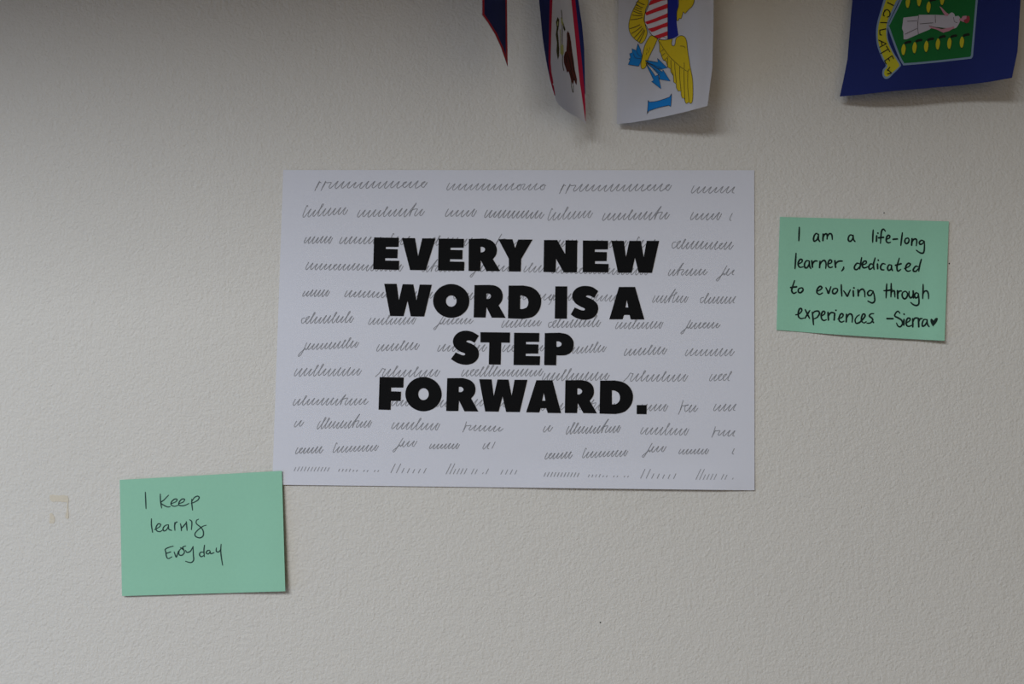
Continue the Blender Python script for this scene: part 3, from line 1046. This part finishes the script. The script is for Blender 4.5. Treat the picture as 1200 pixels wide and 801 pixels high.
for lp in (wing, tail, leg, neck):
    b.stroke(list(lp) + [lp[0]], 0.55, 0)
for lp in (wing, leg):
    q = mirror(lp)
    b.stroke(q + [q[0]], 0.55, 0)
for st in (
        [(360, 30), (395, 90), (430, 140), (480, 200), (540, 255), (600, 300), (605, 240)], [(605, 305), (640, 325), (655, 300)],
        [(565, 75), (600, 78), (615, 95)],
        [(440, 195), (440, 285)], [(473, 215), (478, 300), (500, 370)], [(510, 240), (515, 320), (528, 440)], [(560, 280), (562, 400), (575, 520)],
        [(602, 310), (605, 450), (612, 600)], [(640, 330), (640, 480), (652, 620)], [(372, 130), (400, 110)], [(382, 175), (415, 145)],
        [(410, 215), (445, 180)], [(240, 100), (235, 120)], [(255, 120), (250, 140)], [(265, 90), (262, 110)], [(235, 140), (230, 160)]):
    b.stroke(Z(*V2, st), 0.5, 3)
    if st[0][0] > 300:
        b.stroke(mirror(Z(*V2, st)), 0.5, 3)
for x, y, x2, y2 in ((195, 40, 235, 10), (200, 70, 215, 95), (165, 150, 290, 200), (150, 190, 300, 235), (135, 255, 300, 262), (105, 335, 300, 300),
                     (85, 490, 260, 420), (120, 570, 290, 450), (165, 640, 310, 480), (215, 690, 330, 505), (250, 720, 345, 520),
                     (185, 120, 290, 155), (215, 85, 310, 130), (235, 30, 335, 80)):
    b.stroke(Z(*V1, [(x, y), ((x + x2) / 2, (y + y2) / 2 + 8), (x2, y2)]), 0.75, 3)
b.build('printed_outline', LINE, f3)
# shield
shield = outline(Z(*V1, [(735, -500), (735, 675), (640, 680, 1), (560, 655, 1), (470, 600, 1), (400, 500, 1), (345, 390, 1), (330, 320, 1),
                         (350, 230, 1), (390, 140, 1), (420, 60, 1), (470, -40, 1), (520, -250, 1), (600, -480)]), 4)
fl(f3, v_off, 2, shield, WHITEINK, 'printed_shield', 3, 6)
b = Builder(v_off, 4)
for q in ([(735, -75), (735, -5), (640, 10), (500, 60), (415, 95), (440, 20), (500, -20)],
          [(735, 60), (735, 135), (640, 170), (500, 215), (370, 265), (352, 215), (500, 150)],
          [(735, 225), (735, 295), (640, 325), (500, 380), (385, 415), (345, 375), (500, 320)],
          [(735, 375), (735, 450), (640, 475), (500, 535), (460, 545), (400, 490), (500, 465)],
          [(735, 530), (735, 605), (640, 635), (570, 655), (505, 612), (600, 580)],
          [(735, -230), (735, -155), (480, -60), (500, -120)], [(735, -380), (735, -310), (520, -230), (545, -290)]):
    b.fill(outline(Z(*V1, q)), 3, 6)
b.build('red_stripes', RED, f3)
fl(f3, v_off, 2, outline(Z(*V1, [(735, -500), (735, 675), (800, 665, 1), (860, 640, 1), (918, 600), (905, 520, 1), (888, 400, 1), (885, 260, 1),
                                 (905, 150, 1), (915, 50, 1), (905, -100, 1), (900, -500)]), 4), CHIEF, 'blue_chief', 3, 6)
b = Builder(v_off, 5)
q = list(shield) + [shield[0]]
b.stroke(q, 0.5, 0)
b.build('shield_outline', LINE, f3)
# arrows and letter
arrows = [
    [(148, 52), (170, 100), (188, 165), (182, 215), (155, 275), (50, 258), (70, 215), (58, 205), (75, 190), (65, 150), (92, 140), (88, 100), (130, 118)],
    [(222, 215), (345, 235), (340, 195), (438, 290), (375, 305), (352, 300), (300, 270), (240, 240)],
    [(222, 225), (300, 270), (388, 330), (395, 308), (468, 422), (358, 402), (362, 368), (340, 345), (290, 290)],
    [(225, 240), (270, 300), (310, 355), (322, 372), (350, 355), (355, 395), (378, 500), (282, 425), (303, 412), (270, 340), (240, 280)]]
b = Builder(v_off, 2)
for q in arrows:
    b.fill(outline(Z(*V2, q)), 3, 6)
b.build('printed_arrows', SKYBLUE, f3)
ii = outline(Z(*V2, [(248, 612), (262, 628), (330, 620, 1), (400, 600, 1), (460, 578), (480, 545), (478, 600, 1), (472, 675), (455, 662),
                     (400, 672, 1), (330, 690, 1), (255, 715), (238, 745), (245, 680, 1)]), 4)
fl(f3, v_off, 2, ii, SKYBLUE, 'letter', 3, 6)
b = Builder(v_off, 4)
for q in arrows:
    q = Z(*V2, q)
    b.stroke(q + [q[0]], 0.5, 0)
b.stroke(list(ii) + [ii[0]], 0.5, 0)
for st in ([(105, 150), (120, 190), (180, 200)], [(130, 120), (150, 160), (182, 180)], [(240, 235), (320, 270), (380, 290)],
           [(240, 250), (330, 320), (365, 345)]):
    b.stroke(Z(*V2, st), 0.45, 3)
b.build('arrow_outline', LINE, f3)
b = Builder(v_off, 2)           # the matching V beyond the emblem
b.fill([(757, -104), (786, -96), (786, -90), (764, -93), (786, -84), (786, -78), (757, -98)], 3, 6)
b.build('letter', SKYBLUE, f3)

# --- 4: blue flag with a green shield
ql, qr = curve([(999, 0), (997, 20), (993, 70), (988, 95), (984, 113)]), curve([(1196, 0), (1192.5, 60), (1186, 91)])


def b_off(px, py):
    u = (px - ql(py)) / (qr(py) - ql(py))
    return 0.012 + 0.022 * u + 0.004 * sin(2 * pi * max(0, min(1, u)))


f4 = thing('paper_flag', 'wide navy blue paper flag with green shield and yellow scroll at the upper right', 'flag', at(1090, 50, .07), G)
qout = ([(ql(y), y) for y in (TOP + 6, -100, 0, 20, 45, 70, 95, 113)] + [(1010, 110.7), (1040, 107.2), (1088, 103.2), (1130, 99.5), (1160, 95.7), (1186, 91)]
        + [(qr(y), y) for y in (75, 60, 30, 0, -100, TOP - 4)])
flag_sheet(f4, qout, b_off, NAVY, 5, 7)
hang(f4, 1093, TOP + 1, b_off(1093, TOP))
C5, C15, C11 = (1000, 0, 7.5), (1020, 0, 15), (1080, 0, 11.44)
# pale rim, then the green field of the shield
rim = outline(Z(*C5, [(1095, -10), (1051, 495), (1038, 515), (740, 548, 1), (470, 572, 1), (432, 562, 1), (385, 470, 1), (300, 235, 1),
                      (305, 215, 1), (420, -20, 1), (500, -250, 1), (560, -560, 1), (600, -600), (1110, -560)]), 4)
fl(f4, b_off, 1, rim, EDGEWHITE, 'shield_rim', 5, 7)
field = outline(Z(*C5, [(1076, -10), (1034, 488), (1024, 499), (740, 530, 1), (475, 553, 1), (442, 545, 1), (400, 460, 1), (318, 235, 1),
                        (322, 215, 1), (438, -20, 1), (518, -250, 1), (575, -545, 1), (605, -582), (1090, -545)]), 4)
fl(f4, b_off, 2, field, SHGREEN, 'printed_shield', 5, 7)
# scroll: pale rim and yellow band
sc_out = [(395, -60), (360, 10), (300, 110), (235, 210), (210, 300), (222, 400), (255, 480), (290, 550), (300, 585)]
sc_in = [(470, -30), (405, 20), (360, 90), (318, 190), (302, 250), (305, 330), (330, 400), (372, 480), (415, 560), (412, 590)]
band = outline(S(Z(*C5, [(300, -70), (240, 90), (205, 220), (200, 320), (212, 410), (250, 510), (285, 575), (260, 610), (255, 655), (275, 690),
                         (310, 688), (345, 655), (410, 590), (415, 560), (365, 480), (325, 400), (303, 330), (302, 240), (318, 180), (395, 20), (430, -60)])), 3)
fl(f4, b_off, 3, band, EDGEWHITE, 'scroll_rim', 4, 6)
band2 = outline(S(Z(*C5, [(315, -60), (258, 90), (222, 220), (214, 320), (226, 400), (262, 500), (300, 580), (278, 612), (270, 648), (285, 672),
                          (308, 668), (345, 635), (395, 590), (402, 565), (352, 480), (314, 400), (292, 330), (290, 240), (305, 170), (370, 20), (405, -50)])), 3)
fl(f4, b_off, 4, band2, SCROLLYEL, 'printed_scroll', 4, 6)
b = Builder(b_off, 6)
# letters of the motto (I G I L A T E run down the scroll)
for st in ([(303, 45), (405, 95)],                                               # I
           [(225, 268), (245, 280)], [(250, 185), (290, 170), (330, 190), (345, 240), (330, 285), (300, 300)], [(260, 190), (235, 220), (228, 265)],
           [(180, 395), (290, 400)],                                             # I
           [(165, 530), (270, 508)], [(165, 530), (168, 605), (195, 615)]):      # L
    b.stroke(Z(*C15, st), 1.25, 3)
for st in ([(222, 352), (290, 384)], [(290, 384), (232, 414)], [(246, 365), (254, 402)],        # A
           [(240, 470), (306, 432)], [(290, 405), (322, 456)],                                  # T
           [(275, 535), (340, 490)], [(275, 535), (288, 562)], [(307, 512), (319, 534)], [(340, 490), (353, 516)],   # E
           [(300, 610), (335, 640)], [(335, 640), (300, 650)], [(320, 590), (300, 620)]):
    b.stroke(Z(*C5, st), 1.15, 3)
b.build('scroll_lettering', BLACKINK, f4)
# robed figure lying along the shield
fl(f4, b_off, 3, outline(Z(*C5, [(440, 155), (570, 140), (575, 130), (720, 130), (830, 135), (860, 110, 1), (885, 120, 1), (895, 145), (925, 140, 1),
                                 (940, 170, 1), (925, 215, 1), (890, 250, 1), (800, 245), (700, 235), (665, 262), (570, 300), (470, 345), (442, 345),
                                 (440, 280), (428, 250)]), 3), ROBE, 'printed_robe', 4, 6)
b = Builder(b_off, 5)
b.fill(outline(Z(*C11, [(240, 85), (262, 95), (330, 165), (365, 190), (350, 215), (318, 210), (285, 165)])), 3, 5)
b.fill(outline(Z(*C11, [(100, 345), (150, 360), (270, 390), (400, 365), (430, 350), (440, 375), (370, 415), (290, 438), (200, 395), (115, 375)])), 3, 5)
b.fill(outline(Z(*C11, [(505, 250), (535, 245), (550, 215), (600, 210), (620, 240), (600, 280), (560, 295), (530, 280), (505, 275)])), 3, 5)
b.build('printed_skin', PINK, f4)
b = Builder(b_off, 6)
b.fill(outline(Z(*C11, [(575, 300), (562, 270), (600, 250), (605, 215), (640, 215), (648, 260), (630, 300), (600, 312)])), 3, 5)
b.build('printed_hair', HAIR, f4)
b = Builder(b_off, 5)
for st in ([(575, 135), (565, 225), (572, 300)], [(585, 210), (640, 205), (700, 200)], [(720, 135), (722, 200)], [(475, 187), (560, 182)],
           [(455, 300), (560, 250)], [(665, 225), (740, 245), (800, 252)], [(880, 150), (890, 190), (915, 200)]):
    b.stroke(Z(*C5, st), 0.5, 3)
b.build('robe_folds', LINE, f4)
# oil lamps
lamps = [(440, 435), (537, 418), (640, 407), (742, 386), (843, 380), (953, 370), (478, 20), (578, 5), (660, 62), (780, -5),
         (540, -120), (650, -135), (760, -150), (870, -165), (980, -180)]
for (x, y) in lamps:
    c = Z(*C5, [(x, y)])[0]
    b = Builder(b_off, 5)
    b.poly(outline(S([(c[0] - 2.4, c[1]), (c[0] - 1.2, c[1] - 4.5), (c[0] + .6, c[1] - 6.5), (c[0] + 2.6, c[1] - 3), (c[0] + 2.2, c[1] + 2), (c[0] + .5, c[1] + 6.5),
                      (c[0] - 1.6, c[1] + 5)]), 3))
    b.build('printed_lamp', SCROLLYEL, f4)
b = Builder(b_off, 4)
for (x, y) in lamps:
    c = Z(*C5, [(x, y)])[0]
    b.stroke([(c[0] + 2.6, c[1] - 7.6), (c[0] + 5, c[1] - 8.6), (c[0] + 8, c[1] - 9)], 3.0, 2)
    b.stroke([(c[0] + 2.6, c[1] - 4), (c[0] + 2.2, c[1] + 2), (c[0], c[1] + 7.3)], 1.2, 2)
b.build('lamp_shading', BLACKINK, f4)
